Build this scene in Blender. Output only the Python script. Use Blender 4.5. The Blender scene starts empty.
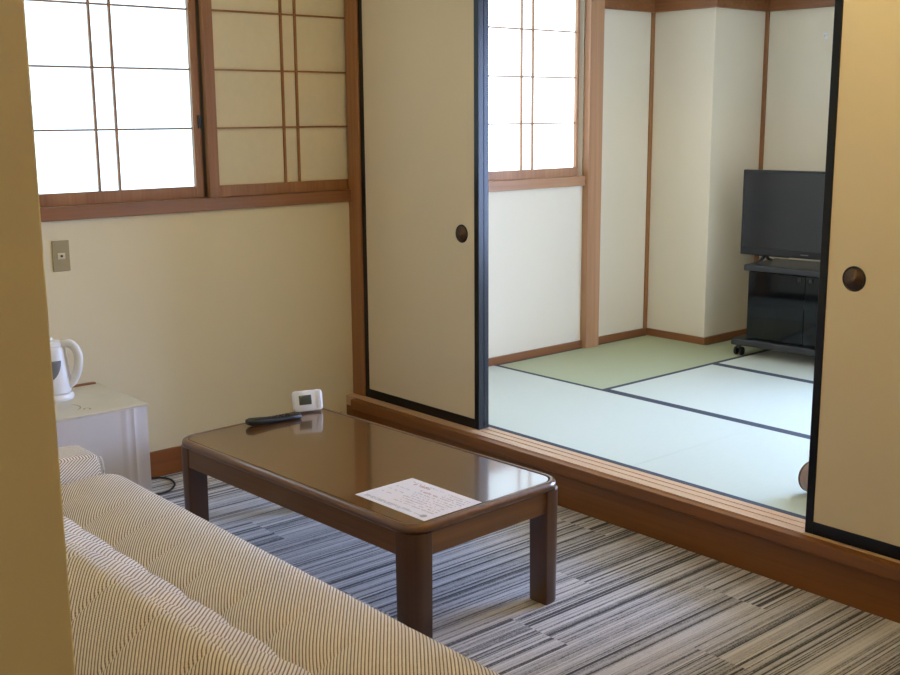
import bpy, bmesh, math, random
from mathutils import Vector, Matrix
random.seed(7)
S = bpy.context.scene
COL = S.collection
PI = math.pi
FZ = -0.19            # living room carpet level; the tatami surface is z = 0
CAM = Vector((4.33, -3.21, 1.32))

# ------------------------------------------------------------------ helpers
def link(o, parent=None):
    COL.objects.link(o)
    if parent is not None: o.parent = parent
    return o

def obj(name, bm, mat, parent=None, smooth=False, bevel=0, seg=2, label=None, autos=None):
    bmesh.ops.recalc_face_normals(bm, faces=bm.faces)
    me = bpy.data.meshes.new(name)
    bm.to_mesh(me); bm.free()
    mats = mat if isinstance(mat, (list, tuple)) else [mat]
    for m in mats: me.materials.append(m)
    if smooth or bevel:
        for p in me.polygons: p.use_smooth = True
    o = bpy.data.objects.new(name, me)
    link(o, parent)
    if bevel:
        md = o.modifiers.new('bevel', 'BEVEL'); md.width = bevel; md.segments = seg
        md.limit_method = 'ANGLE'; md.angle_limit = math.radians(40); md.harden_normals = True
    elif smooth and autos:
        me.set_sharp_from_angle(angle=math.radians(autos))
    if label: o['label'] = label
    return o

def thing(name, label, cat, loc=(0, 0, 0), rz=0, group=None):
    o = bpy.data.objects.new(name, None); link(o)
    o.empty_display_size = .05
    o.location = loc; o.rotation_euler = (0, 0, rz)
    o['label'] = label; o['category'] = cat
    if group: o['group'] = group
    return o

def tag(o, label, cat, group=None):
    o['label'] = label; o['category'] = cat
    if group: o['group'] = group
    return o

def struct(name, bm, mat, parent=None, bevel=0, smooth=False):
    o = obj(name, bm, mat, parent, bevel=bevel, smooth=smooth)
    if parent is None: o['kind'] = 'structure'
    return o

def B(*boxes, bm=None, mi=0):
    """boxes as (x0,x1,y0,y1,z0,z1) into one bmesh"""
    bm = bm or bmesh.new()
    for x0, x1, y0, y1, z0, z1 in boxes:
        vs = [bm.verts.new(c) for c in ((x0,y0,z0),(x1,y0,z0),(x1,y1,z0),(x0,y1,z0),(x0,y0,z1),(x1,y0,z1),(x1,y1,z1),(x0,y1,z1))]
        for f in ((0,3,2,1),(4,5,6,7),(0,1,5,4),(1,2,6,5),(2,3,7,6),(3,0,4,7)):
            bm.faces.new([vs[i] for i in f]).material_index = mi
    return bm

def ring_loft(rings, bm=None, cap=True, closed=True):
    bm = bm or bmesh.new()
    R = [[bm.verts.new(p) for p in r] for r in rings]
    n = len(R[0])
    for a, b in zip(R, R[1:]):
        for i in range(n if closed else n - 1):
            j = (i + 1) % n
            bm.faces.new((a[i], a[j], b[j], b[i]))
    if cap:
        bm.faces.new(R[0][::-1]); bm.faces.new(R[-1])
    return bm

def lathe(prof, n=40, bm=None, cap=True, ax='z', c=(0, 0, 0)):
    rings = []
    for r, h in prof:
        ring = []
        for i in range(n):
            a = 2 * PI * i / n
            u, v = r * math.cos(a), r * math.sin(a)
            p = (u, v, h) if ax == 'z' else ((h, u, v) if ax == 'x' else (u, h, v))
            ring.append((p[0]+c[0], p[1]+c[1], p[2]+c[2]))
        rings.append(ring)
    return ring_loft(rings, bm, cap)

def tube(pts, r, n=10, bm=None, flat=1.0, side=None):
    pts = [Vector(p) for p in pts]
    rr = r if isinstance(r, (list, tuple)) else [r] * len(pts)
    rings = []; up = Vector((0, 0, 1))
    for i, p in enumerate(pts):
        t = (pts[min(i+1, len(pts)-1)] - pts[max(i-1, 0)]).normalized()
        s = Vector(side) if side else t.cross(up)
        if s.length < 1e-3: s = t.cross(Vector((1, 0, 0)))
        s = (s - t*s.dot(t)).normalized(); u = s.cross(t).normalized()
        rings.append([p + s * (rr[i] * math.cos(2*PI*k/n)) + u * (rr[i] * flat * math.sin(2*PI*k/n)) for k in range(n)])
    return ring_loft(rings, bm)

def smooth_path(pts, sub=8):
    P = [Vector(p) for p in pts]; out = []
    for i in range(len(P) - 1):
        p0, p1, p2, p3 = P[max(i-1,0)], P[i], P[i+1], P[min(i+2,len(P)-1)]
        for k in range(sub):
            t = k / sub
            out.append(.5*((2*p1)+(-p0+p2)*t+(2*p0-5*p1+4*p2-p3)*t*t+(-p0+3*p1-3*p2+p3)*t**3))
    out.append(P[-1]); return out

def rrect(hx, hy, r, z, cx=0, cy=0, n=8):
    pts = []
    r = max(r, 1e-4)
    for qx, qy, a0 in ((1,1,0),(-1,1,PI/2),(-1,-1,PI),(1,-1,1.5*PI)):
        for k in range(n + 1):
            a = a0 + (PI/2) * k / n
            pts.append((cx + qx*(hx-r) + r*math.cos(a), cy + qy*(hy-r) + r*math.sin(a), z))
    return pts

# ------------------------------------------------------------------ materials
def lin(c):
    return tuple((v/255/12.92 if v/255 <= .04045 else ((v/255+.055)/1.055)**2.4) for v in c) + (1,)

def base_mat(name):
    m = bpy.data.materials.new(name); m.use_nodes = True
    nt = m.node_tree
    return m, nt, nt.nodes['Principled BSDF'], nt.nodes['Material Output']

def N(nt, t, **kw):
    n = nt.nodes.new(t)
    for k, v in kw.items():
        if k.startswith('_'): n.inputs[k[1:]].default_value = v
        else: setattr(n, k, v)
    return n

def bump(nt, bsdf, height, strength=.2, dist=.002):
    b = N(nt, 'ShaderNodeBump'); b.inputs['Strength'].default_value = strength; b.inputs['Distance'].default_value = dist
    nt.links.new(height, b.inputs['Height']); nt.links.new(b.outputs[0], bsdf.inputs['Normal'])

def plain(name, c, rough=.5, metal=0, spec=.5, coat=0, noise=0, nscale=40, bmp=0, trans=0):
    m, nt, b, o = base_mat(name)
    b.inputs['Base Color'].default_value = lin(c); b.inputs['Roughness'].default_value = rough
    b.inputs['Metallic'].default_value = metal; b.inputs['Specular IOR Level'].default_value = spec
    b.inputs['Coat Weight'].default_value = coat; b.inputs['Transmission Weight'].default_value = trans
    tc = N(nt, 'ShaderNodeTexCoord')
    nz = N(nt, 'ShaderNodeTexNoise', _Scale=nscale, _Detail=4.0); nt.links.new(tc.outputs['Object'], nz.inputs['Vector'])
    if noise:
        mx = N(nt, 'ShaderNodeMix', data_type='RGBA')
        a = lin([max(0, v*(1-noise)) for v in c]); d = lin([min(255, v*(1+noise)) for v in c])
        mx.inputs[6].default_value = a; mx.inputs[7].default_value = d
        nt.links.new(nz.outputs['Fac'], mx.inputs[0]); nt.links.new(mx.outputs[2], b.inputs['Base Color'])
    if bmp: bump(nt, b, nz.outputs['Fac'], bmp, .001)
    return m

def wood(name, c1, c2, axis='x', rough=.4, scale=1.0, coat=0, spec=.5, streak=60):
    """long grain along the given axis"""
    m, nt, b, o = base_mat(name)
    tc = N(nt, 'ShaderNodeTexCoord'); mp = N(nt, 'ShaderNodeMapping')
    sc = {'x': (1.2, streak, streak), 'y': (streak, 1.2, streak), 'z': (streak, streak, 1.2)}[axis]
    mp.inputs['Scale'].default_value = [v*scale for v in sc]
    nt.links.new(tc.outputs['Object'], mp.inputs['Vector'])
    n1 = N(nt, 'ShaderNodeTexNoise', _Scale=1.0, _Detail=5.0, _Roughness=.6, _Distortion=.4); nt.links.new(mp.outputs[0], n1.inputs['Vector'])
    n2 = N(nt, 'ShaderNodeTexNoise', _Scale=.16, _Detail=2.0); nt.links.new(mp.outputs[0], n2.inputs['Vector'])
    ad = N(nt, 'ShaderNodeMath', operation='ADD'); nt.links.new(n1.outputs['Fac'], ad.inputs[0]); nt.links.new(n2.outputs['Fac'], ad.inputs[1])
    cr = N(nt, 'ShaderNodeValToRGB'); cr.color_ramp.elements[0].position = .32; cr.color_ramp.elements[1].position = .68
    ad2 = N(nt, 'ShaderNodeMath', operation='MULTIPLY'); ad2.inputs[1].default_value = .5
    nt.links.new(ad.outputs[0], ad2.inputs[0]); nt.links.new(ad2.outputs[0], cr.inputs[0])
    cr.color_ramp.elements[0].color = lin(c2); cr.color_ramp.elements[1].color = lin(c1)
    nt.links.new(cr.outputs[0], b.inputs['Base Color'])
    b.inputs['Roughness'].default_value = rough; b.inputs['Coat Weight'].default_value = coat
    b.inputs['Coat Roughness'].default_value = .08; b.inputs['Specular IOR Level'].default_value = spec
    bump(nt, b, n1.outputs['Fac'], .12, .0006)
    return m

M = {}
M['wall'] = plain('wall_plaster', (224, 211, 180), .85, spec=.2, noise=.012, nscale=260, bmp=.12)
M['wall_tatami'] = plain('wall_cloth', (232, 221, 199), .85, spec=.2, noise=.012, nscale=260, bmp=.12)
M['ceiling'] = plain('ceiling_board', (215, 205, 185), .9, spec=.2, noise=.01)
M['fusuma'] = plain('fusuma_paper', (224, 208, 178), .8, spec=.25, noise=.01, nscale=300, bmp=.05)
M['lacquer'] = plain('black_lacquer', (13, 13, 15), .28, spec=.35, noise=.03)
M['shoji_off'] = plain('shoji_paper_unlit', (225, 214, 188), .85, spec=.2, noise=.02, nscale=30)
WR = ((150, 100, 62), (118, 72, 40))
M['wood_x'] = wood('cypress_x', *WR, 'x', rough=.38)
M['wood_y'] = wood('cypress_y', *WR, 'y', rough=.38)
M['wood_z'] = wood('cypress_z', (168, 118, 74), (132, 84, 48), 'z', rough=.4)
WT = ((192, 146, 108), (158, 114, 80))  # same cypress, window glare in the tatami room painted into a lighter colour
M['wood_xt'] = wood('cypress_painted_glare_x', *WT, 'x', rough=.38)
M['wood_yt'] = wood('cypress_painted_glare_y', *WT, 'y', rough=.38)
M['wood_zt'] = wood('cypress_painted_glare_z', *WT, 'z', rough=.38)
M['riser'] = wood('riser_wood', (146, 92, 42), (118, 70, 28), 'x', rough=.33)
M['skirt'] = wood('skirting_wood', (150, 90, 40), (124, 68, 28), 'y', rough=.35)
M['thresh'] = wood('threshold_wood', (224, 190, 156), (200, 160, 122), 'x', rough=.3)
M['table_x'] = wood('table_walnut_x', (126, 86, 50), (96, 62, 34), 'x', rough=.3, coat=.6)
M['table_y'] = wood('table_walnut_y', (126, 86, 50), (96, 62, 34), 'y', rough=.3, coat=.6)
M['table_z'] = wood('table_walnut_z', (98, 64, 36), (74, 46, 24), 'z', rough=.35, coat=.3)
M['table_top'] = wood('table_walnut_top', (122, 82, 44), (94, 60, 28), 'x', rough=.25, coat=1.0, streak=24)
M['black'] = plain('black_plastic', (20, 20, 22), .4, noise=.03)
M['black_soft'] = plain('black_rubber', (26, 26, 28), .6, noise=.04)
M['cart'] = plain('dark_laminate', (46, 46, 48), .35, noise=.05)
M['screen'] = plain('screen_glass', (20, 24, 28), .16, spec=.7, noise=.02)
M['white'] = plain('white_plastic', (232, 232, 236), .3, noise=.01)
M['white_matt'] = plain('white_matt_plastic', (222, 221, 220), .45, noise=.01)
M['fridge_front'] = plain('fridge_door_enamel', (212, 206, 207), .32, noise=.01)
M['fridge_top'] = plain('fridge_top_stained', (214, 206, 186), .4, noise=.05, nscale=9)
M['grey'] = plain('grey_window', (120, 122, 128), .25, noise=.03)
M['lcd'] = plain('lcd_glass', (78, 84, 74), .2, noise=.05)
M['lcd_ink'] = plain('lcd_ink', (34, 38, 34), .4)
M['paper'] = plain('printed_sheet', (250, 246, 252), .6, noise=.01)
M['ink'] = plain('grey_ink', (196, 188, 198), .7)
M['ink_red'] = plain('red_ink', (196, 130, 134), .7)
M['plate'] = plain('olive_beige_plate', (158, 142, 104), .45, noise=.02)
M['plate_in'] = plain('cream_insert', (216, 202, 168), .4)
M['bronze'] = plain('bronze', (128, 104, 90), .4, metal=.35, noise=.1, nscale=60)
M['bolster'] = plain('brown_leatherette', (150, 120, 104), .55, noise=.05)
M['border'] = plain('tatami_border_cloth', (62, 68, 76), .75, noise=.08, nscale=300, bmp=.1)
M['steel'] = plain('grey_rail', (120, 108, 92), .4, metal=.4)
M['frame_dark'] = plain('sofa_frame_steel', (22, 20, 20), .5)

def mat_glass(name, tint, rough=.05, alpha=.6):
    m, nt, b, o = base_mat(name)
    b.inputs['Base Color'].default_value = lin(tint); b.inputs['Roughness'].default_value = rough
    tr = N(nt, 'ShaderNodeBsdfTransparent'); mx = N(nt, 'ShaderNodeMixShader', _Fac=alpha)
    tr.inputs[0].default_value = lin((150, 160, 160))
    nt.links.new(tr.outputs[0], mx.inputs[1]); nt.links.new(b.outputs[0], mx.inputs[2]); nt.links.new(mx.outputs[0], o.inputs[0])
    return m
M['glass'] = mat_glass('smoked_glass', (12, 15, 15), .06, .72)

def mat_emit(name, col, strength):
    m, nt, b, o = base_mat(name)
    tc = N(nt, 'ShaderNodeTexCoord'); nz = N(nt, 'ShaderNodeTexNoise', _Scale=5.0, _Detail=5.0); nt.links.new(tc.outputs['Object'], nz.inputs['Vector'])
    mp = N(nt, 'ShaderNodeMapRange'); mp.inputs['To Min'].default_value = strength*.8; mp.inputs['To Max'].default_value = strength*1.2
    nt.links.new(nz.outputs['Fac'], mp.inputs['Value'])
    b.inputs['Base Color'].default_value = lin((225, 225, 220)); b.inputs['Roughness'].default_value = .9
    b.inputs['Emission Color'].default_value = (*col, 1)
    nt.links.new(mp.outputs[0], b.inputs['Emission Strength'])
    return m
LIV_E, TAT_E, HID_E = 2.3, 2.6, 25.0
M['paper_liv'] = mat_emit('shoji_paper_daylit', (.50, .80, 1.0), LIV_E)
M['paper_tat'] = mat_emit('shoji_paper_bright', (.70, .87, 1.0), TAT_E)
M['pane_bright'] = mat_emit('bright_window_pane', (.41, .57, 1.0), HID_E)
M['shade'] = plain('lamp_light_blocker', (210, 200, 180), .6)
M['lamp'] = mat_emit('lamp_diffuser', (1.0, .82, .40), 84.0)
M['lamp_entry'] = mat_emit('entry_lamp_diffuser', (1.0, .84, .74), 16.0)

def mat_carpet():
    m, nt, b, o = base_mat('striped_carpet'); L = nt.links.new
    tc = N(nt, 'ShaderNodeTexCoord'); sp = N(nt, 'ShaderNodeSeparateXYZ'); L(tc.outputs['Object'], sp.inputs[0])
    def mth(op, a, bb=None, c=None):
        n = N(nt, 'ShaderNodeMath', operation=op)
        for i, v in enumerate((a, bb, c)):
            if v is None: continue
            if isinstance(v, (int, float)): n.inputs[i].default_value = v
            else: L(v, n.inputs[i])
        return n.outputs[0]
    X, Y = sp.outputs[0], sp.outputs[1]
    tx = mth('FLOOR', mth('DIVIDE', X, .25))
    # each tile column slips along y, like the ashlar lay of the carpet tiles
    ty = mth('FLOOR', mth('DIVIDE', mth('ADD', Y, mth('MULTIPLY', tx, .37)), 1.0))
    tile = mth('ADD', mth('MULTIPLY', tx, 7.31), mth('MULTIPLY', ty, 13.77))
    def stripes(freq, seed, brk=0.0):
        u = mth('ADD', mth('MULTIPLY', X, freq), 0.0)
        cell = mth('FLOOR', u)
        v = mth('ADD', mth('MULTIPLY', cell, 1.0), mth('MULTIPLY', tile, 3.7 + seed))
        w = N(nt, 'ShaderNodeTexWhiteNoise', noise_dimensions='1D'); L(v, w.inputs['W'])
        return w.outputs['Value']
    a = stripes(110, .1); c = stripes(230, .53); d = stripes(78, .9)
    s = mth('ADD', mth('ADD', mth('MULTIPLY', a, .40), mth('MULTIPLY', c, .33)), mth('MULTIPLY', d, .25))
    fz = N(nt, 'ShaderNodeTexNoise', _Scale=260.0, _Detail=2.0); L(tc.outputs['Object'], fz.inputs['Vector'])
    mpn = N(nt, 'ShaderNodeMapping'); mpn.inputs['Scale'].default_value = (160, 14, 1); L(tc.outputs['Object'], mpn.inputs['Vector'])
    fy = N(nt, 'ShaderNodeTexNoise', _Scale=1.0, _Detail=3.0); L(mpn.outputs[0], fy.inputs['Vector'])
    s = mth('ADD', mth('MULTIPLY', mth('SUBTRACT', s, .5), 1.25), .52)
    s = mth('ADD', s, mth('MULTIPLY', mth('SUBTRACT', fz.outputs['Fac'], .5), .5))
    s = mth('ADD', s, mth('MULTIPLY', mth('SUBTRACT', fy.outputs['Fac'], .5), .35))
    cr = N(nt, 'ShaderNodeValToRGB'); L(s, cr.inputs[0]); e = cr.color_ramp.elements
    e[0].position = .2; e[0].color = lin((54, 51, 51)); e[1].position = .8; e[1].color = lin((222, 219, 218))
    for p, col in ((.30, (108, 104, 104)), (.43, (170, 167, 168)), (.62, (198, 195, 196))):
        q = e.new(p); q.color = lin(col)
    L(cr.outputs[0], b.inputs['Base Color'])
    b.inputs['Roughness'].default_value = .95; b.inputs['Specular IOR Level'].default_value = .15
    b.inputs['Sheen Weight'].default_value = .3
    bump(nt, b, s, .5, .003)
    return m
M['carpet'] = mat_carpet()

def mat_tatami(name, tangent, c1, c2, rough, spec, sheen):
    m, nt, b, o = base_mat(name); L = nt.links.new
    tc = N(nt, 'ShaderNodeTexCoord'); mp = N(nt, 'ShaderNodeMapping')
    mp.inputs['Scale'].default_value = (14, 500, 1) if tangent[0] else (500, 14, 1)
    L(tc.outputs['Object'], mp.inputs['Vector'])
    n1 = N(nt, 'ShaderNodeTexNoise', _Scale=1.0, _Detail=3.0); L(mp.outputs[0], n1.inputs['Vector'])
    n2 = N(nt, 'ShaderNodeTexNoise', _Scale=1.5, _Detail=2.0); L(tc.outputs['Object'], n2.inputs['Vector'])
    mx = N(nt, 'ShaderNodeMix', data_type='RGBA'); mx.inputs[6].default_value = lin(c1); mx.inputs[7].default_value = lin(c2)
    L(n1.outputs['Fac'], mx.inputs[0]); L(mx.outputs[2], b.inputs['Base Color'])
    b.inputs['Roughness'].default_value = rough
    b.inputs['Specular IOR Level'].default_value = spec
    b.inputs['Sheen Weight'].default_value = sheen
    b.inputs['Anisotropic'].default_value = .85
    v = N(nt, 'ShaderNodeCombineXYZ'); v.inputs[0].default_value, v.inputs[1].default_value, v.inputs[2].default_value = tangent
    L(v.outputs[0], b.inputs['Tangent'])
    return m
M['tatami_x'] = mat_tatami('rush_weave_long_x_painted_sheen', (0, 1, 0), (184, 192, 166), (204, 212, 188), .36, 1.0, .4)  # base colour paled towards blue: the weave's directional sheen is painted in
M['tatami_y'] = mat_tatami('rush_weave_long_y', (1, 0, 0), (172, 177, 138), (192, 197, 158), .55, .5, .0)

def mat_fabric(name='sofa_corduroy'):
    m, nt, b, o = base_mat(name); L = nt.links.new
    uv = N(nt, 'ShaderNodeUVMap'); uv.uv_map = 'UVMap'
    sp = N(nt, 'ShaderNodeSeparateXYZ'); L(uv.outputs[0], sp.inputs[0])
    def mth(op, a, bb=None):
        n = N(nt, 'ShaderNodeMath', operation=op)
        for i, v in enumerate((a, bb)):
            if v is None: continue
            if isinstance(v, (int, float)): n.inputs[i].default_value = v
            else: L(v, n.inputs[i])
        return n.outputs[0]
    w = mth('SUBTRACT', mth('MULTIPLY', sp.outputs[0], .86), mth('MULTIPLY', sp.outputs[1], 1.08))
    nz = N(nt, 'ShaderNodeTexNoise', _Scale=160.0, _Detail=2.0); L(uv.outputs[0], nz.inputs['Vector'])
    w2 = mth('ADD', w, mth('MULTIPLY', mth('SUBTRACT', nz.outputs['Fac'], .5), .0022))
    s = mth('SINE', mth('MULTIPLY', w2, 2*PI/.0108))
    # little knots of yarn along each wale
    t = mth('SINE', mth('MULTIPLY', mth('ADD', sp.outputs[0], sp.outputs[1]), 2*PI/.009))
    s2 = mth('ADD', mth('ADD', mth('MULTIPLY', s, .42), .52), mth('MULTIPLY', t, .07))
    cr = N(nt, 'ShaderNodeValToRGB'); L(s2, cr.inputs[0]); e = cr.color_ramp.elements
    e[0].position = .10; e[0].color = lin((116, 96, 80)); e[1].position = .50; e[1].color = lin((244, 234, 222))
    q = e.new(.28); q.color = lin((182, 164, 142))
    L(cr.outputs[0], b.inputs['Base Color'])
    b.inputs['Roughness'].default_value = .95; b.inputs['Specular IOR Level'].default_value = .15
    b.inputs['Sheen Weight'].default_value = .15
    bump(nt, b, s2, .5, .003)
    return m
M['fabric'] = mat_fabric()

# ------------------------------------------------------------------ the room shell
CZ1, CZ2 = 2.35, 2.35
PY = -2.7555           # far face of the partition the sofa backs on to
XR, YB = 5.6, -4.4
WZ0, WZ1 = .975, 2.045      # window openings
# floor of the living room (carpet) and of the tatami room (boards under the mats)
struct('floor', B((-.15, XR, YB, -.10, FZ-.1, FZ)), M['carpet'])
struct('floor_tatami_room', B((-.15, 3.75, -.10, 3.2, -.30, -.055)), M['wood_x'])
# window wall: solid below, above and between the two openings
def wall_with_holes(y0, y1, holes, zb, zt, x0=-.15, x1=0.0):
    boxes = []; y = y0
    for h0, h1, z0, z1 in holes:
        boxes += [(x0, x1, y, h0, zb, zt), (x0, x1, h0, h1, zb, z0), (x0, x1, h0, h1, z1, zt)]
        y = h1
    boxes.append((x0, x1, y, y1, zb, zt)); return boxes
struct('wall_left', B(*wall_with_holes(YB, -.03, [(-1.74, -.034, WZ0, WZ1)], FZ, CZ1)), M['wall'])
struct('wall_left_tatami', B(*wall_with_holes(-.03, 3.2, [(-.0, 1.53, WZ0, WZ1)], -.055, CZ2)), M['wall_tatami'])
struct('ceiling', B((-.15, XR, YB, -.05, CZ1, CZ1+.1)), M['ceiling'])
struct('ceiling_tatami_room', B((-.15, 3.75, -.05, 3.2, CZ2, CZ2+.1)), M['ceiling'])
# partition in the foreground left and the rest of the living room
struct('wall_near', B((0.0, 3.16, -3.05, PY, FZ, CZ1)), M['wall'], bevel=.004)
struct('wall_right', B((XR, XR+.1, YB, -.05, FZ, CZ1)), M['wall'])
struct('wall_back', B((-.15, XR+.1, YB-.1, YB, FZ, CZ1)), M['wall'])
# wall above and right of the fusuma opening
FX1 = 3.36
struct('wall_middle', B((0, FX1+.1, -.10, -.02, 2.06, CZ1), (FX1+.1, XR, -.10, -.02, FZ, CZ1)), M['wall'])
# tatami room: pillar, alcove back wall with its window, right wall
struct('wall_pillar', B((0, .43, 2.12, 2.606, -.055, CZ2)), M['wall_tatami'], bevel=.004)
HW = (1.78, 3.45, .30, 1.885); AX = 1.62   # hidden window; right end of the alcove
struct('wall_alcove', B((.43, AX, 2.606, 2.756, -.055, CZ2)), M['wall_tatami'])
struct('wall_back_tatami', B((AX, HW[0], 2.12, 2.40, -.055, CZ2), (HW[1], 3.75, 2.12, 2.40, -.055, CZ2), (AX, AX+.12, 2.40, 2.756, -.055, CZ2),
                       (HW[0], HW[1], 2.12, 2.40, -.055, HW[2]), (HW[0], HW[1], 2.12, 2.40, HW[3], CZ2)), M['wall_tatami'])
struct('wall_right_tatami', B((3.65, 3.75, -.02, 2.12, -.055, CZ2)), M['wall_tatami'])

# posts, rails and skirting
struct('trim_1', B((0.0, .09, -.075, .0, 0.0, CZ1)), M['wood_z'], bevel=.003)              # corner post
struct('trim_2', B((0, .045, 1.535, 1.645, 0, CZ2)), M['wood_zt'], bevel=.003)              # tatami room post
struct('trim_3', B((0, .012, 2.095, 2.12, .0, 1.885)), M['wood_z'])
struct('trim_4', B((.43, .452, 2.592, 2.606, .0, 1.885)), M['wood_z'])
struct('trim_5', B((0, .03, 1.645, 2.12, 1.885, 1.99), (.03, .46, 2.09, 2.12, 1.885, 1.99), (.43, .46, 2.12, 2.606, 1.885, 1.99),
                   (.46, AX, 2.576, 2.606, 1.885, 1.99), (AX, 3.65, 2.09, 2.12, 1.885, 1.99)), M['wood_x'], bevel=.002)
struct('baseboard_left_tatami', B((0, .014, .0, 1.535, 0, .042), (0, .014, 1.645, 2.12, 0, .042)), M['wood_y'])
struct('baseboard_pillar', B((.014, .444, 2.106, 2.12, 0, .042), (.43, .444, 2.12, 2.592, 0, .042)), M['wood_x'])
struct('baseboard_alcove', B((.444, AX, 2.592, 2.606, 0, .042), (AX-.014, AX, 2.12, 2.592, 0, .042), (AX-.014, 3.65, 2.106, 2.12, 0, .042)), M['wood_x'])
struct('baseboard_left', B((0, .012, PY, -.152, FZ, -.078)), M['skirt'])
struct('trim_6', B((.09, FX1+.1, -.118, .0, 1.95, 2.06)), M['wood_x'], bevel=.003)        # lintel
struct('trim_7', B((FX1, FX1+.1, -.118, .0, 0, 1.95)), M['wood_z'], bevel=.003)            # right post of the opening

# threshold with two sliding grooves, step nosing and riser: one profile each, swept along x
def sweep_x(prof, x0, x1):
    return ring_loft([[(x0, y, z) for y, z in prof], [(x1, y, z) for y, z in prof]])
thr = [(-.115, -.05), (-.115, 0)]
for g in (-.072, -.034):
    thr += [(g-.0042, 0), (g-.0042, -.0025), (g+.0042, -.0025), (g+.0042, 0)]
thr += [(0, 0), (0, -.05)]
struct('trim_8', sweep_x(thr, .0, XR), M['thresh'])
nose = [(-.115, -.048), (-.1155, -.003), (-.1475, -.003), (-.1493, -.0038), (-.150, -.0055), (-.150, -.042), (-.1485, -.046), (-.146, -.048)]
struct('trim_9', sweep_x(nose, .082, XR), M['riser'])
struct('trim_10', B((0, XR, -.115, -.10, FZ, -.048)), M['riser'])

# ------------------------------------------------------------------ windows and sliding shoji
def wp(y, z, x):
    """where a point seen on the wall plane lies on a plane x a little behind or before it"""
    s = (CAM.x - x) / CAM.x
    return CAM.y + (y - CAM.y)*s, CAM.z + (z - CAM.z)*s

def window(n, y0, y1, sill_y0, sill_y1, t=''):
    w = thing('window_%d' % n, '', ''); del w['label']; del w['category']; w['kind'] = 'structure'
    obj('window_sill', B((-.10, .022, sill_y0, sill_y1, .925, .978)), M['wood_y'+t], w, bevel=.002)
    obj('window_frame', B((-.10, .0, y0, y0+.012, .978, 2.03), (-.10, .0, y1-.004, y1, .978, 2.03), (-.10, .012, y0, y1, 2.03, 2.06)), M['wood_z'+t], w)
    return w

def shoji(label, paper, y0, y1, x, gy0, gy1, m1, m2, thick=.026, group=None, catch=False, t=''):
    """y0..y1 the panel, gy0..gy1 the paper opening, m1 m2 the twin mullions, all seen on the wall plane"""
    r = thing('shoji_screen', label, 'sliding screen', (x, 0, .978), group=group)
    pl = x - .0215
    m1, m2, gy0, gy1 = (wp(q, 1.3, pl)[0] for q in (m1, m2, gy0, gy1))
    y0, y1 = wp(y0, 1.3, x)[0], wp(y1, 1.3, x)[0]
    zt = 2.026 - .978
    zb = 1.026 - .978
    obj('frame', B((-thick, 0, y0, gy0, 0, zt), (-thick, 0, gy1, y1, 0, zt), (-thick, 0, gy0, gy1, 0, zb), (-thick, 0, gy0, gy1, zt-.026, zt)), M['wood_z'+t], r, bevel=.0015)
    kb = [(-.020, -.009, m-.0045, m+.0045, zb, zt-.026) for m in (m1, m2)]
    kx = [(-.0195, -.0095, gy0, gy1, zb+.2425*k-.0035, zb+.2425*k+.0035) for k in (1, 2, 3)]
    obj('lattice', B(*kb, *kx), M['wood_z'+t], r)
    obj('paper', B((-.0225, -.0205, gy0, gy1, zb, zt-.026)), paper, r)
    if catch:
        obj('catch', B((0, .008, y1+catch-.012, y1+catch+.004, .29, .345)), M['black'], r, bevel=.002)
    return r

window(1, -1.74, -.034, -1.80, -.075)
window(2, 0.0, 1.535, .0, 1.535, 't')
# living room: lit screen left on the rear track, the dark one right on the front track
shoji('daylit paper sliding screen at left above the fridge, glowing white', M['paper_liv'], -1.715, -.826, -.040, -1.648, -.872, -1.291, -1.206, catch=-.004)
shoji('unlit beige paper sliding screen beside the corner post, its paper not glowing', M['shoji_off'], -.797, -.046, -.008, -.762, -.070, -.421, -.348)
obj('meeting_rail', B((-.085, -.072, -.84, -.74, .978, 2.03)), M['steel'], bpy.data.objects['window_1'])
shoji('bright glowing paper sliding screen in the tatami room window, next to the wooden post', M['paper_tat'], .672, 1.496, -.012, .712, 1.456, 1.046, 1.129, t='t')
shoji('paper sliding screen of the tatami room window hidden behind the left sliding door', M['paper_tat'], .0, .68, -.044, .040, .64, .33, .41)
# daylight behind: the outer glass, seen by nobody but real
w3 = thing('window_3', '', ''); del w3['label']; del w3['category']; w3['kind'] = 'structure'
obj('window_frame', B((HW[0], HW[0]+.04, 2.33, 2.39, HW[2], HW[3]), (HW[1]-.04, HW[1], 2.33, 2.39, HW[2], HW[3]), (HW[0]+.04, HW[1]-.04, 2.33, 2.39, HW[2], HW[2]+.04),
                      (HW[0]+.04, HW[1]-.04, 2.33, 2.39, HW[3]-.04, HW[3]), (2.29, 2.33, 2.33, 2.39, HW[2]+.04, HW[3]-.04)), M['wood_z'], w3)
obj('window_pane', B((HW[0]+.04, HW[1]-.04, 2.392, 2.399, HW[2], HW[3])), M['pane_bright'], w3)

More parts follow.
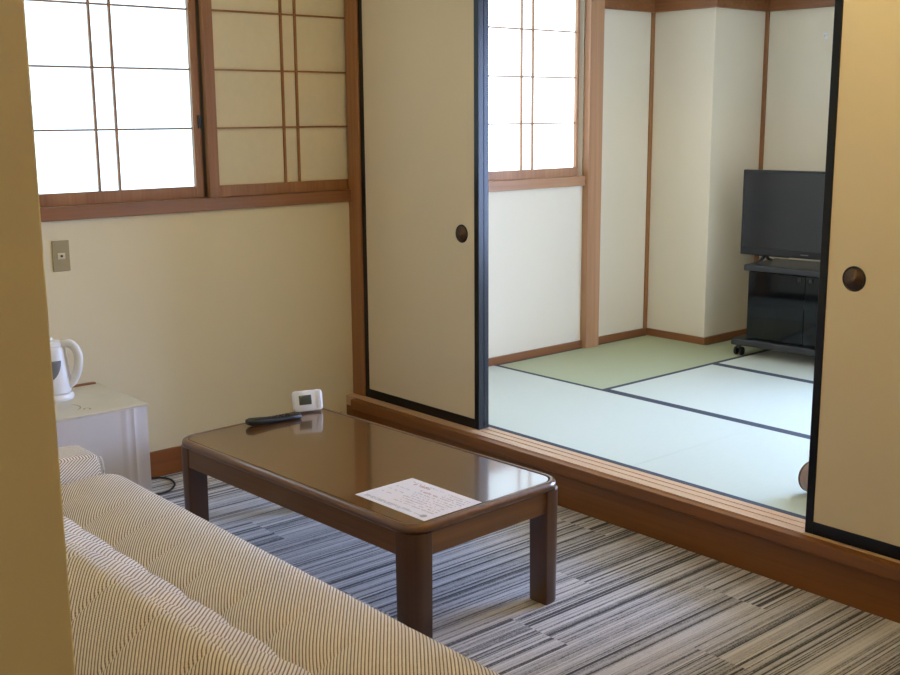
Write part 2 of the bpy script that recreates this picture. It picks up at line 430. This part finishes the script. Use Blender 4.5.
# ------------------------------------------------------------------ fusuma doors
def fusuma(label, x0, x1, y0, y1, hx, handle=True):
    r = thing('fusuma_door', label, 'sliding door', (x0, y0, 0.0))
    W, T, H = x1-x0, y1-y0, 1.95
    s, b = .027, .042
    obj('panel', B((s, W-s, .004, T-.004, b, H-.03)), M['fusuma'], r)
    obj('frame', B((0, s, 0, T, 0, H), (W-s, W, 0, T, 0, H), (s, W-s, 0, T, 0, b), (s, W-s, 0, T, H-.03, H)), M['lacquer'], r, bevel=.002)
    if handle:
        cx = hx - x0; cz = .829
        rim = lathe([(.0385, -.004), (.0385, .0), (.036, .003), (.033, .0025), (.033, -.003)], 36, ax='y', cap=False)
        for v in rim.verts: v.co = Vector((v.co.x+cx, .004 - v.co.y, v.co.z+cz))
        ho = obj('handle', rim, M['black'], r, smooth=True)
        dish = lathe([(.033, .0012), (.030, .0005), (.012, .0), (.0005, .0)], 36, ax='y', cap=True)
        for v in dish.verts: v.co = Vector((v.co.x+cx, .0035 - v.co.y, v.co.z+cz))
        obj('dish', dish, M['bronze'], ho, smooth=True)
    return r
fusuma('cream sliding door with black frame beside the corner post and window', .0925, .892, -.068, -.038, .784)
fusuma('cream sliding door at the right edge, standing in front of the tatami room', 2.474, 3.345, -.102, -.072, 2.588)
fusuma('sliding door stacked behind the left one, only its black edge showing', .0925, .890, -.0355, -.008, 0, handle=False)

# ------------------------------------------------------------------ tatami mats
def tatami(label, x0, x1, y0, y1, along, borders):
    r = thing('tatami_mat', label, 'tatami mat', ((x0+x1)/2, (y0+y1)/2, -.055), group='tatami mats')
    hx, hy = (x1-x0)/2 - .0006, (y1-y0)/2 - .0006
    bw = .026
    ix0, ix1, iy0, iy1 = -hx, hx, -hy, hy
    bb = []
    if along == 'x':
        bb = [(-hx, hx, -hy, -hy+bw, 0, .0555), (-hx, hx, hy-bw, hy, 0, .0555)]; iy0 += bw; iy1 -= bw
    else:
        bb = [(-hx, -hx+bw, -hy, hy, 0, .0555), (hx-bw, hx, -hy, hy, 0, .0555)]; ix0 += bw; ix1 -= bw
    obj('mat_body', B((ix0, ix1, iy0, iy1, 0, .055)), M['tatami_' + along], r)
    for k, q in enumerate(bb):
        obj('border', B(q), M['border'], r, bevel=.0008, seg=1)
    return r
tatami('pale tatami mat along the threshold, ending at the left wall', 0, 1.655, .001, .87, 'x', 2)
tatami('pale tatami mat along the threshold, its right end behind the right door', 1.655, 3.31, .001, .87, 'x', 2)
tatami('greener tatami mat lying lengthwise along the left wall up to the pillar', .0, .785, .87, 2.12, 'y', 2)
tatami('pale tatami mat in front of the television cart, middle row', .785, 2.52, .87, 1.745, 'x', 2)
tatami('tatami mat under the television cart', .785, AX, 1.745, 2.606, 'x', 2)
o = tatami('narrow piece of tatami between pillar and television cart', .43, .785, 2.12, 2.606, 'y', 2)
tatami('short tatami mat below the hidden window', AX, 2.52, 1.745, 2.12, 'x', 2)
tatami('tatami mat by the right wall of the tatami room', 2.52, 3.65, .87, 2.12, 'y', 2)

# ------------------------------------------------------------------ low table
TX0, TX1, TY0, TY1, TZ = .767, 2.037, -1.398, -.760, .21
def table():
    cx, cy = (TX0+TX1)/2, (TY0+TY1)/2; hx, hy = (TX1-TX0)/2, (TY1-TY0)/2
    r = thing('low_table', 'long low dark brown wooden table with rounded corners standing on the carpet', 'table', (cx, cy, FZ), math.radians(2.2))
    H = TZ - FZ; R = .075
    # rim: inner edge, over the rounded shoulder, down and under
    prof = [(.020, H-.012), (.020, H-.0015), (.0185, H), (.012, H), (.0065, H-.002), (.002, H-.007), (0, H-.014), (.0015, H-.021), (.005, H-.026), (.010, H-.028), (.024, H-.028)]
    rings = [rrect(hx-d, hy-d, max(R-d, .030), z, n=10) for d, z in prof]
    rings.append(rings[0])
    obj('rim', ring_loft(rings, cap=False), M['table_x'], r, smooth=True, autos=60)
    obj('tabletop', ring_loft([rrect(hx-d, hy-d, max(R-d, .041), z, n=10) for d, z in ((.0205, H-.022), (.0205, H-.009), (.0245, H-.008), (.0250, H-.002))]), M['table_top'], r)
    a0, a1 = H-.098, H-.028
    i = .010; t = .022; lw = .076
    for sx in (0, 1):
        x = hx-i if sx else -(hx-i)
        obj('apron', B((min(x, x-(t if sx else -t)), max(x, x-(t if sx else -t)), -hy+lw, hy-lw, a0, a1)), M['table_y'], r, bevel=.003)
    for sy in (0, 1):
        y = hy-i if sy else -(hy-i)
        obj('apron', B((-hx+lw, hx-lw, min(y, y-(t if sy else -t)), max(y, y-(t if sy else -t)), a0, a1)), M['table_x'], r, bevel=.003)
    for sx in (-1, 1):
        for sy in (-1, 1):
            # square leg, the outer corner well rounded
            def sec(z, s=1.0):
                w = lw*.5*s; pts = []
                for qx, qy, a0_ in ((1,1,0),(-1,1,PI/2),(-1,-1,PI),(1,-1,1.5*PI)):
                    rr = .045 if (qx == sx and qy == sy) else .004
                    for k in range(8):
                        a = a0_ + PI/2*k/7
                        pts.append((sx*(hx-.004-lw/2) + qx*(w-rr) + rr*math.cos(a), sy*(hy-.006-lw/2) + qy*(w-rr) + rr*math.sin(a), z))
                return pts
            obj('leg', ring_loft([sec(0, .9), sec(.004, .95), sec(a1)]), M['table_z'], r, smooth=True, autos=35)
    return r
table()
TOPZ = TZ - .002

# printed sheet
def sheet():
    r = thing('printed_sheet', 'white printed paper sheet lying on the right end of the low table', 'paper', (1.856, -1.193, TOPZ), math.radians(1.5))
    obj('sheet', B((-.156, .156, -.112, .112, 0, .0008)), M['paper'], r)
    rnd = random.Random(3)
    def marks(lines):
        bm = bmesh.new()
        for x0, x1, y, h, dens in lines:
            x = x0
            while x < x1:
                w = h*rnd.uniform(.55, 1.0)
                if rnd.random() < dens:
                    for _ in range(3):
                        hh = h*rnd.uniform(.12, .22); yy = y + rnd.uniform(-.5, .5)*h
                        B((x, x+w, yy, yy+hh, .0008, .00095), bm=bm)
                    xx = x + w*rnd.uniform(.2, .8)
                    B((xx, xx+h*.14, y-h*.5, y+h*.5, .0008, .00095), bm=bm)
                x += w + h*.18
        return bm
    obj('heading', marks([(-.105, -.04, .078, .013, .95), (-.045, .03, .048, .008, .9)]), M['ink_red'], r, label='red printed heading')
    L = [(-.13, .02, .090-.0, .005, .5)] + [(-.135, .1+.03*rnd.random(), -.09+.0145*k, .0048, .8) for k in range(1)]
    L += [(-.05 + .01*(k % 3), .13, .03-.0145*k, .0055, .72) for k in range(7)] + [(.04, .135, .085-.013*k, .0055, .8) for k in range(4)]
    L += [(-.135, .06, -.085, .005, .85), (-.135, .03, -.096, .0045, .8), (-.135, -.075, .045-.016*k if False else .03, .005, .6), (-.135, -.07, .0, .005, .6), (-.135, -.08, -.03, .005, .6)]
    obj('print', marks(L), M['ink'], r, label='grey printed lines')
    bm = bmesh.new(); lathe([(.011, .0008), (.011, .00095)], 20, bm, c=(.125, -.088, 0)); 
    obj('round_mark', bm, M['ink'], r)
sheet()

# remote control: a tapering dark wand with keys
def remote():
    a = Vector((.840, -1.160, TOPZ)); b = Vector((.858, -.945, TOPZ))
    d = b - a; Lr = d.length
    r = thing('remote_control', 'black remote control lying on the left end of the low table', 'remote control', a, math.atan2(d.y, d.x))
    rings = []
    for t, w, h, zo in ((0, .014, .009, .010), (.014, .021, .014, .003), (.06, .0225, .0135, .0), (.12, .021, .0105, .0), (.17, .0205, .010, .0), (Lr-.006, .0195, .010, .0), (Lr, .016, .008, .001)):
        ring = []
        for k in range(16):
            an = 2*PI*k/16
            cu, su = math.cos(an), math.sin(an)
            ring.append((t, w*math.copysign(abs(cu)**.5, cu), zo + h + h*math.copysign(abs(su)**.6, su)))
        rings.append(ring)
    obj('casing', ring_loft(rings), M['black'], r, smooth=True, autos=50)
    def keys(x0, n, m):
        for i in range(n):
            for j in (-1, 0, 1):
                if j or i % 2 == 0:
                    c = (x0+i*.0135, j*.0105, 0)
                    obj('button', lathe([(.0034, .0195), (.0034, .0232), (.0025, .0238)], 10, c=c), m, r)
    keys(.085, 7, M['black_soft'])
    obj('power_button', lathe([(.0038, .021), (.0038, .0246), (.002, .0252)], 12, c=(.062, .006, 0)), M['plate_in'], r, label='pale power button')
remote()

# little white clock thermometer leaning back on the far corner of the table
def clock():
    c = Vector((.812, -.874, TOPZ))
    r = thing('digital_clock', 'small white digital clock with grey display on the table corner', 'clock', c, math.radians(72))
    # local x to the right as seen from the front, front faces local -y
    lean = math.radians(14)
    def lp(bm):
        for v in bm.verts:
            y, z = v.co.y, v.co.z
            v.co.y = y*math.cos(lean) + z*math.sin(lean); v.co.z = z*math.cos(lean) - y*math.sin(lean) + .0062
        return bm
    def slab(w, h, y0, y1, cx, cz, rad):
        rings = [[(p[0]+cx, y, p[1]+cz) for p in rrect(w/2-d, h/2-d, rad, 0)] for y, d in ((y0, .002), (y0+.002, 0), (y1-.002, 0), (y1, .002))]
        return lp(ring_loft(rings))
    obj('case', slab(.112, .078, -.011, .014, 0, .039, .012), M['white'], r, smooth=True, autos=45)
    d_ = obj('display', slab(.048, .036, -.0122, -.0108, -.012, .042, .002), M['lcd'], r, smooth=True, autos=45, label='grey green liquid crystal display')
    seg = []
    for k in range(3):
        x = -.030 + k*.012
        for dz in (0, .007, .014): seg.append((x, x+.006, -.0126, -.0121, .044+dz-.010, .0456+dz-.010))
        seg.append((x+.006, x+.0072, -.0126, -.0121, .034, .05))
    obj('segment', lp(B(*seg)), M['lcd_ink'], d_)
    obj('side_panel', slab(.017, .066, -.0124, -.0108, .0385, .039, .003), M['white_matt'], r, smooth=True, autos=45, label='pale grey grille strip')
    obj('foot', B((-.03, .03, .018, .034, 0, .004), (-.02, .02, .014, .032, .004, .018)), M['white'], r, bevel=.001)
clock()

# ------------------------------------------------------------------ sofa
SX0, SX1 = .955, 2.98
def sofa():
    r = thing('sofa', 'cream corduroy striped sofa seen from behind its low quilted backrest', 'sofa', (0, 0, FZ))
    Z = lambda z: z - FZ
    def quilt(name, prof, x0, x1, seams_x, seams_s, amp, endr, bulge=0.0, nx=520, label=None, front=None):
        """sweep a closed cross-section (y, z) along x with rounded ends and stitched-in seams"""
        # resample the profile by arclength
        P = [Vector((p[0], p[1], 0)) for p in smooth_path([(y, z, 0) for y, z in prof + [prof[0]]], 8)][:-1]
        L = [0]
        Q = P + [P[0]]
        for a, b in zip(Q, Q[1:]): L.append(L[-1] + (b-a).length)
        tot = L[-1]; n = 150; pts = []; ss = []
        j = 0
        for k in range(n):
            s = tot*k/n
            while L[j+1] < s: j += 1
            t = (s-L[j])/max(L[j+1]-L[j], 1e-9)
            pts.append(Q[j].lerp(Q[j+1], t)); ss.append(s)
        cen = sum(pts, Vector())/n
        nor = []
        for k in range(n):
            t = (pts[(k+1) % n] - pts[k-1]).normalized(); m_ = Vector((t.y, -t.x, 0))
            if m_.dot(pts[k]-cen) < 0: m_ = -m_
            nor.append(m_)
        bm = bmesh.new(); uvl = bm.loops.layers.uv.new('UVMap')
        cols = []
        for i in range(nx+1):
            u = i/nx; x = x0 + (x1-x0)*(u)
            e = min(x-x0, x1-x)/endr
            sh = 1.0
            inset = 0
            if e < 1: inset = endr*.55*(1 - math.sqrt(max(0, 1-(1-e)**2)))
            row = []
            for k in range(n):
                s = ss[k]; dep = 0
                for sx in seams_x:
                    dep = max(dep, math.exp(-((x-sx)/.006)**2)*.85 + math.exp(-((x-sx)/.022)**2)*.15)
                ds = 0
                for s0, wd, am in seams_s:
                    q = abs(s-s0); q = min(q, tot-q)
                    ds = max(ds, am*(math.exp(-(q/wd)**2)))
                    # tufts where seams cross
                # pillows bulge between seams
                w = max(dep*amp, ds)
                if front:      # deep tufted pillows between these arclengths
                    u_ = (s-front[0])/(front[1]-front[0])
                    sc_ = (1-abs(math.sin(PI*(x-seams_x[0])/.196)))**1.6
                    if 0 < u_ < 1:
                        env = math.sin(PI*u_**front[3]) if front[3] else 1
                        q_ = abs(math.sin(PI*(x-seams_x[0])/.196)); w = max(w, 0) + front[2]*env*(front[4]*(1-q_)**1.1 - (.12*q_ if name == 'lumbar_roll' else .3*q_))
                lo = bulge*math.sin(PI*((s/tot)*2 % 1))
                p = pts[k] + nor[k]*(lo - w - inset)
                row.append(bm.verts.new((x, p.x, Z(p.y))))
            cols.append(row)
        for i in range(nx):
            for k in range(n):
                k2 = (k+1) % n
                f = bm.faces.new((cols[i][k], cols[i+1][k], cols[i+1][k2], cols[i][k2])); f.smooth = True
                s2 = ss[k2] if k2 else tot
                xa, xb = x0+(x1-x0)*i/nx, x0+(x1-x0)*(i+1)/nx
                for lp_, (uu, vv) in zip(f.loops, ((xa, ss[k]), (xb, ss[k]), (xb, s2), (xa, s2))): lp_[uvl].uv = (uu, vv)
        for row, rev in ((cols[0], True), (cols[-1], False)):
            f = bm.faces.new(row[::-1] if rev else row)
            for l_ in f.loops: l_[uvl].uv = (l_.vert.co.y, l_.vert.co.z)
        return obj(name, bm, M['fabric'], r, smooth=True)
    seams = [1.285+.196*k for k in range(9)]
    # seat: from the crease, rising to the front edge, round the front and back underneath; s grows towards +y here
    seat = [(-2.035, .120), (-2.00, .150), (-1.93, .186), (-1.84, .202), (-1.76, .200), (-1.712, .178), (-1.694, .130), (-1.70, .075), (-1.74, .048), (-1.85, .045), (-2.0, .05), (-2.04, .08)]
    seat = seat[::-1]   # so that s grows from front to back over the top, v = -y
    quilt('seat_cushion', seat, SX0, SX1, seams, [], .003, .05, front=(.62, .86, .006, 1.0, 1.2))
    back = [(-2.055, .075), (-2.085, .125), (-2.14, .180), (-2.20, .252), (-2.252, .33), (-2.29, .388), (-2.315, .402), (-2.348, .392), (-2.42, .343), (-2.478, .285), (-2.500, .225), (-2.46, .17), (-2.33, .10), (-2.2, .05), (-2.08, .03)]
    quilt('backrest', back, SX0, SX1, seams, [], .005, .05)
    roll = [(-2.04, .07), (-2.012, .115), (-2.010, .158), (-2.032, .198), (-2.08, .243), (-2.15, .294), (-2.22, .342), (-2.29, .380), (-2.37, .33), (-2.36, .22), (-2.24, .12), (-2.12, .07)]
    quilt('lumbar_roll', roll, SX0+.004, SX1-.004, seams, [], .004, .05, front=(.0, .50, .046, .55, 1.0))
    # arm at the far end
    arm = [(-1.768, .06), (-1.760, .15), (-1.760, .222), (-1.770, .248), (-1.80, .262), (-1.95, .268), (-2.2, .268), (-2.34, .262), (-2.37, .22), (-2.37, .06), (-2.34, .03), (-1.79, .03)]
    quilt('armrest', arm[::-1], .795, .945, [], [], .0, .02, nx=30)
    obj('piping', tube(smooth_path([(.943, -1.763, Z(.06)), (.943, -1.757, Z(.15)), (.943, -1.757, Z(.222)), (.943, -1.766, Z(.246))], 6), .0035, 8), M['white_matt'], r, smooth=True, label='pale piping along the arm edge')
    # steel frame and legs
    obj('frame', B((SX0+.04, SX1-.04, -2.42, -1.76, Z(-.01), Z(.03)), (.82, SX0+.05, -2.30, -1.80, Z(-.01), Z(.03))), M['frame_dark'], r, bevel=.003)
    for x in (SX0+.08, SX1-.12):
        for y in (-1.82, -2.38):
            obj('leg', lathe([(.016, 0), (.020, .01), (.024, Z(-.01))], 16, c=(x, y, 0)), M['frame_dark'], r, smooth=True)
sofa()

# ------------------------------------------------------------------ mini fridge
def fridge():
    x1, y1 = .60, -1.424; D, W, H = .43, .44, .49
    r = thing('mini_fridge', 'small white refrigerator with stained cream top standing below the window', 'refrigerator', (x1-D, y1-W, FZ))
    obj('body', B((0, D-.05, 0.004, W-.004, .02, H-.010)), M['white_matt'], r, bevel=.006)
    obj('top', B((0, D-.002, 0, W, H-.010, H)), M['fridge_top'], r, bevel=.003)
    # door, softly bowed with a raised band at each side
    bm = bmesh.new(); rows = []
    n = 48
    for k in range(n+1):
        y = .002 + (W-.004)*k/n; u = k/n
        d = .006*math.sin(PI*u)
        for c, s in ((.13, .018), (.87, .018), (.8, .02)):
            d += .004*math.exp(-((u-c)/s)**2)
        rows.append((D-.008+d, y))
    ring0 = [(D-.046, rows[0][1])] + rows + [(D-.046, rows[-1][1])]
    obj('door', ring_loft([[(x, y, z) for x, y in ring0] for z in (.03, H-.0105)]), M['fridge_front'], r, smooth=True, autos=30)
    obj('rear_grille', B((-.006, .012, .03, W-.012, H-.03, H+.006)), M['skirt'], r, bevel=.001, label='brown strip at the rear edge')
    for x in (.04, D-.08):
        for y in (.04, W-.04):
            obj('foot', lathe([(.014, 0), (.014, .021)], 12, c=(x, y, 0)), M['black_soft'], r)
    bm = bmesh.new()
    for cx, cy, ra, a0, a1 in ((.30, .20, .05, .3, 2.4), (.36, .24, .015, 0, 5)):
        pts = [(cx+ra*math.cos(a0+(a1-a0)*t/12), cy+ra*.7*math.sin(a0+(a1-a0)*t/12), H+.0001) for t in range(13)]
        tube(pts, .0025, 6, bm, flat=.12)
    obj('stain', bm, plain('coffee_stain', (168, 148, 116), .5), r)
fridge()

# kettle
def kettle():
    r = thing('electric_kettle', 'white electric kettle with grey water window on the small refrigerator', 'kettle', (.300, -1.651, FZ+.4905), math.radians(50))
    obj('power_base', lathe([(.070, 0), (.072, .004), (.072, .014), (.067, .022), (.06, .024)], 48), M['white'], r, smooth=True, autos=40)
    obj('body', lathe([(.058, .0245), (.064, .026), (.066, .040), (.065, .07), (.062, .11), (.058, .15), (.053, .185), (.050, .196), (.046, .200)], 56), M['white'], r, smooth=True, autos=50)
    lid = obj('lid', lathe([(.047, .200), (.046, .207), (.036, .214), (.018, .218), (.004, .219)], 48), M['white'], r, smooth=True, autos=50)
    obj('lid_knob', lathe([(.010, .217), (.010, .226), (.007, .229)], 20), M['white'], lid, smooth=True, autos=50)
    obj('handle', tube(smooth_path([(.036, 0, .196), (.060, 0, .207), (.084, 0, .197), (.100, 0, .165), (.099, 0, .125), (.088, 0, .09), (.072, 0, .062), (.060, 0, .052)], 6), [.010]*2+[.0125]*41, 14, flat=1.25, side=(0, 1, 0)), M['white'], r, smooth=True)
    sp = bmesh.new()
    ring_loft([[(-.044, -.026, .150), (-.050, .0, .138), (-.044, .026, .150), (-.040, .026, .2), (-.040, -.026, .2)],
               [(-.068, -.010, .188), (-.074, .0, .184), (-.068, .010, .188), (-.066, .011, .204), (-.066, -.011, .204)]], sp)
    obj('spout', sp, M['white'], r, smooth=True, autos=40)
    # water window wrapped on the body side, on the face turned to the room
    bm = bmesh.new(); grid = []
    for i in range(13):
        z = .080 + .070*i/12
        rad = .0676 - (z-.07)*.10
        w = .44*math.sqrt(max(.01, 1-((i/12-.7)/.72)**2))
        row = []
        for k in range(9):
            a = math.radians(-60) + w*(k/8-.5)*2 - .35*(1-i/12)
            row.append(bm.verts.new((rad*math.cos(a), rad*math.sin(a), z)))
        grid.append(row)
    for i in range(12):
        for k in range(8): bm.faces.new((grid[i][k], grid[i][k+1], grid[i+1][k+1], grid[i+1][k]))
    o = obj('water_window', bm, M['grey'], r, smooth=True, label='grey water level window')
    md = o.modifiers.new('t', 'SOLIDIFY'); md.thickness = .004
kettle()

# wall socket plate
w = thing('wall_socket', 'olive beige socket plate on the wall under the glowing window', 'socket', (0, -1.466, .7865))
obj('plate', B((0, .007, -.034, .034, -.060, .060)), M['plate'], w, bevel=.002)
ins = obj('insert', B((.007, .0095, -.015, .015, -.012, .012)), M['plate_in'], w, bevel=.001, label='cream insert')
obj('jack', lathe([(.005, .0095), (.005, .012), (.002, .0125)], 16, ax='x'), M['black'], ins)

# cord behind the fridge
c = obj('power_cord', tube(smooth_path([(.02, -1.40, FZ+.006), (.02, -1.25, FZ+.006), (.03, -1.145, FZ+.006), (.085, -1.105, FZ+.006), (.165, -1.120, FZ+.006), (.225, -1.175, FZ+.006), (.235, -1.23, FZ+.006), (.20, -1.29, FZ+.006), (.12, -1.33, FZ+.006), (.06, -1.39, FZ+.006)], 8), .0042, 8), M['black_soft'], smooth=True)
tag(c, 'black cord looping on the carpet between fridge and table', 'cord')

# ------------------------------------------------------------------ television and its cart
def cart():
    r = thing('tv_cart', 'dark glass fronted television cart on castors in the alcove', 'cart', (.710, 1.985, 0), math.radians(6))
    W, D = .80, .40
    obj('base_board', B((0, W, 0, D, .062, .098)), M['cart'], r, bevel=.006)
    obj('side_panel', B((.070, .088, .045, D-.03, .098, .475)), M['cart'], r, bevel=.002)
    obj('side_panel', B((W-.088, W-.070, .045, D-.03, .098, .475)), M['cart'], r, bevel=.002)
    obj('back_panel', B((.088, W-.088, D-.045, D-.03, .098, .475)), M['black'], r)
    obj('shelf', B((.088, W-.088, .07, D-.045, .275, .291)), M['cart'], r)
    obj('top_board', B((.045, W-.045, .025, D-.01, .475, .508)), M['cart'], r, bevel=.006)
    for a, b in ((.072, W/2-.002), (W/2+.002, W-.072)):
        d = obj('glass_door', B((a, b, .036, .042, .104, .470)), M['glass'], r, bevel=.0015, seg=1)
        hx = b-.03 if a < W/2 else a+.03
        obj('door_pull', B((hx-.008, hx+.008, .026, .036, .44, .462)), M['black'], d, bevel=.002)
    for x in (.030, W-.030):
        for y in (.04, D-.05):
            cst = obj('castor', B((x-.012, x+.012, y-.008, y+.008, .035, .062)), M['black'], r, bevel=.002)
            for s in (-1, 1):
                obj('wheel', lathe([(.010, -.007), (.022, -.006), (.024, 0), (.022, .006), (.010, .007)], 22, ax='x', c=(x+s*.017, y+.004, .024)), M['black_soft'], cst, smooth=True, autos=40)
cart()
def tv():
    r = thing('television', 'black flat screen television standing on the glass cart', 'television', (1.018, 2.200, .508), math.radians(8))
    for s in (-1, 1):
        f = tube([(s*.245, -.085, .006), (s*.238, -.04, .018), (s*.232, .0, .046), (s*.238, .04, .018), (s*.245, .10, .006)], [.006, .009, .011, .009, .006], 10)
        obj('foot', f, M['black'], r, smooth=True)
    W, H = .745, .464; z0 = .040
    obj('casing', B((-W/2, W/2, -.028, .012, z0, z0+H), (-.24, .24, .012, .035, z0+.06, z0+.34)), M['black'], r, bevel=.004)
    obj('screen', B((-W/2+.012, W/2-.012, -.0295, -.0275, z0+.040, z0+H-.012)), M['screen'], r)
    obj('badge', B((-.022, .022, -.0296, -.028, z0+.017, z0+.022)), M['grey'], r, label='small grey maker badge')
    for s in (-1, 1): obj('speaker', B((s*.2-.1, s*.2+.1, -.0, .01, z0-.006, z0+.001)), M['black_soft'], r)
tv()

# cushion end peeping out beside the right fusuma
bl = thing('bolster', 'brown rounded object on the tatami mat at the edge of the right door', 'cushion', (2.262, .262, 0), math.radians(-20))
prof = [(.004, 0), (.030, .003), (.050, .012), (.058, .026), (.060, .05), (.060, .42), (.056, .445), (.03, .46), (.004, .462)]
obj('cover', lathe(prof, 36, ax='x', c=(0, 0, .0605)), M['bolster'], bl, smooth=True, autos=60)
tor = bmesh.new(); n = 40
obj('piping', ring_loft([[( .014+.003*math.cos(b_), (.0545+.003*math.sin(b_))*math.cos(2*PI*i/n), .0605+(.0545+.003*math.sin(b_))*math.sin(2*PI*i/n)) for i in range(n)] for b_ in [2*PI*k/8 for k in range(9)]], tor, cap=False), M['bronze'], bl, smooth=True)

# small white hook high on the alcove wall
hk = thing('wall_hook', 'tiny white hook high on the alcove wall beside the right door', 'hook', (.818, 2.606, 1.73))
obj('plate', B((-.008, .008, -.004, 0, -.016, .016)), M['white'], hk, bevel=.001)
obj('peg', tube([(0, -.004, .002), (0, -.018, .0), (0, -.024, .012)], .004, 8), M['white'], hk, smooth=True)

# ------------------------------------------------------------------ ceiling lamps of the two rooms (warm)
def ceiling_light(label, x, y, z, rad, m):
    r = thing('ceiling_light', label, 'ceiling light', (x, y, z))
    obj('housing', lathe([(rad, 0), (rad+.01, -.01), (rad+.01, -.03)], 40), M['white'], r, smooth=True, autos=40)
    obj('diffuser', lathe([(rad, -.0305), (rad, -.17)], 40, cap=False), m, r, smooth=True)
    obj('light_blocker', lathe([(rad+.06, -.171), (rad+.06, -.183), (rad*.4, -.188)], 40), M['shade'], r, smooth=True, autos=40)  # opaque disc added under the drum to keep lamp light off the carpet
ceiling_light('warm round ceiling lamp of the sitting room', 3.1, -1.5, CZ1, .20, M['lamp'])
ceiling_light('pale round ceiling lamp of the entry behind the camera', 4.7, -3.3, CZ1, .20, M['lamp_entry'])

# ------------------------------------------------------------------ world, camera, view
wd = bpy.data.worlds.new('world'); S.world = wd; wd.use_nodes = True
bg = wd.node_tree.nodes['Background']; bg.inputs[0].default_value = (.75, .85, 1, 1); bg.inputs[1].default_value = .6

cam = bpy.data.cameras.new('camera'); co = bpy.data.objects.new('camera', cam); link(co)
cam.sensor_width = 36; cam.lens = 1133.33/900*36
cam.clip_start = .05
yaw, pit, rol = (math.radians(a) for a in (49.049, 11.144, -.3876))
fw = Vector((-math.sin(yaw)*math.cos(pit), math.cos(yaw)*math.cos(pit), -math.sin(pit)))
rt = Vector((math.cos(yaw), math.sin(yaw), 0)); up = rt.cross(fw)
r2 = rt*math.cos(rol) + up*math.sin(rol); u2 = -rt*math.sin(rol) + up*math.cos(rol)
Mx = Matrix((r2, u2, -fw)).transposed().to_4x4(); Mx.translation = CAM
co.matrix_world = Mx
S.camera = co
S.view_settings.view_transform = 'Standard'
S.view_settings.look = 'None'
S.view_settings.gamma = 1
S.view_settings.use_curve_mapping = False
S.view_settings.exposure = 0.0
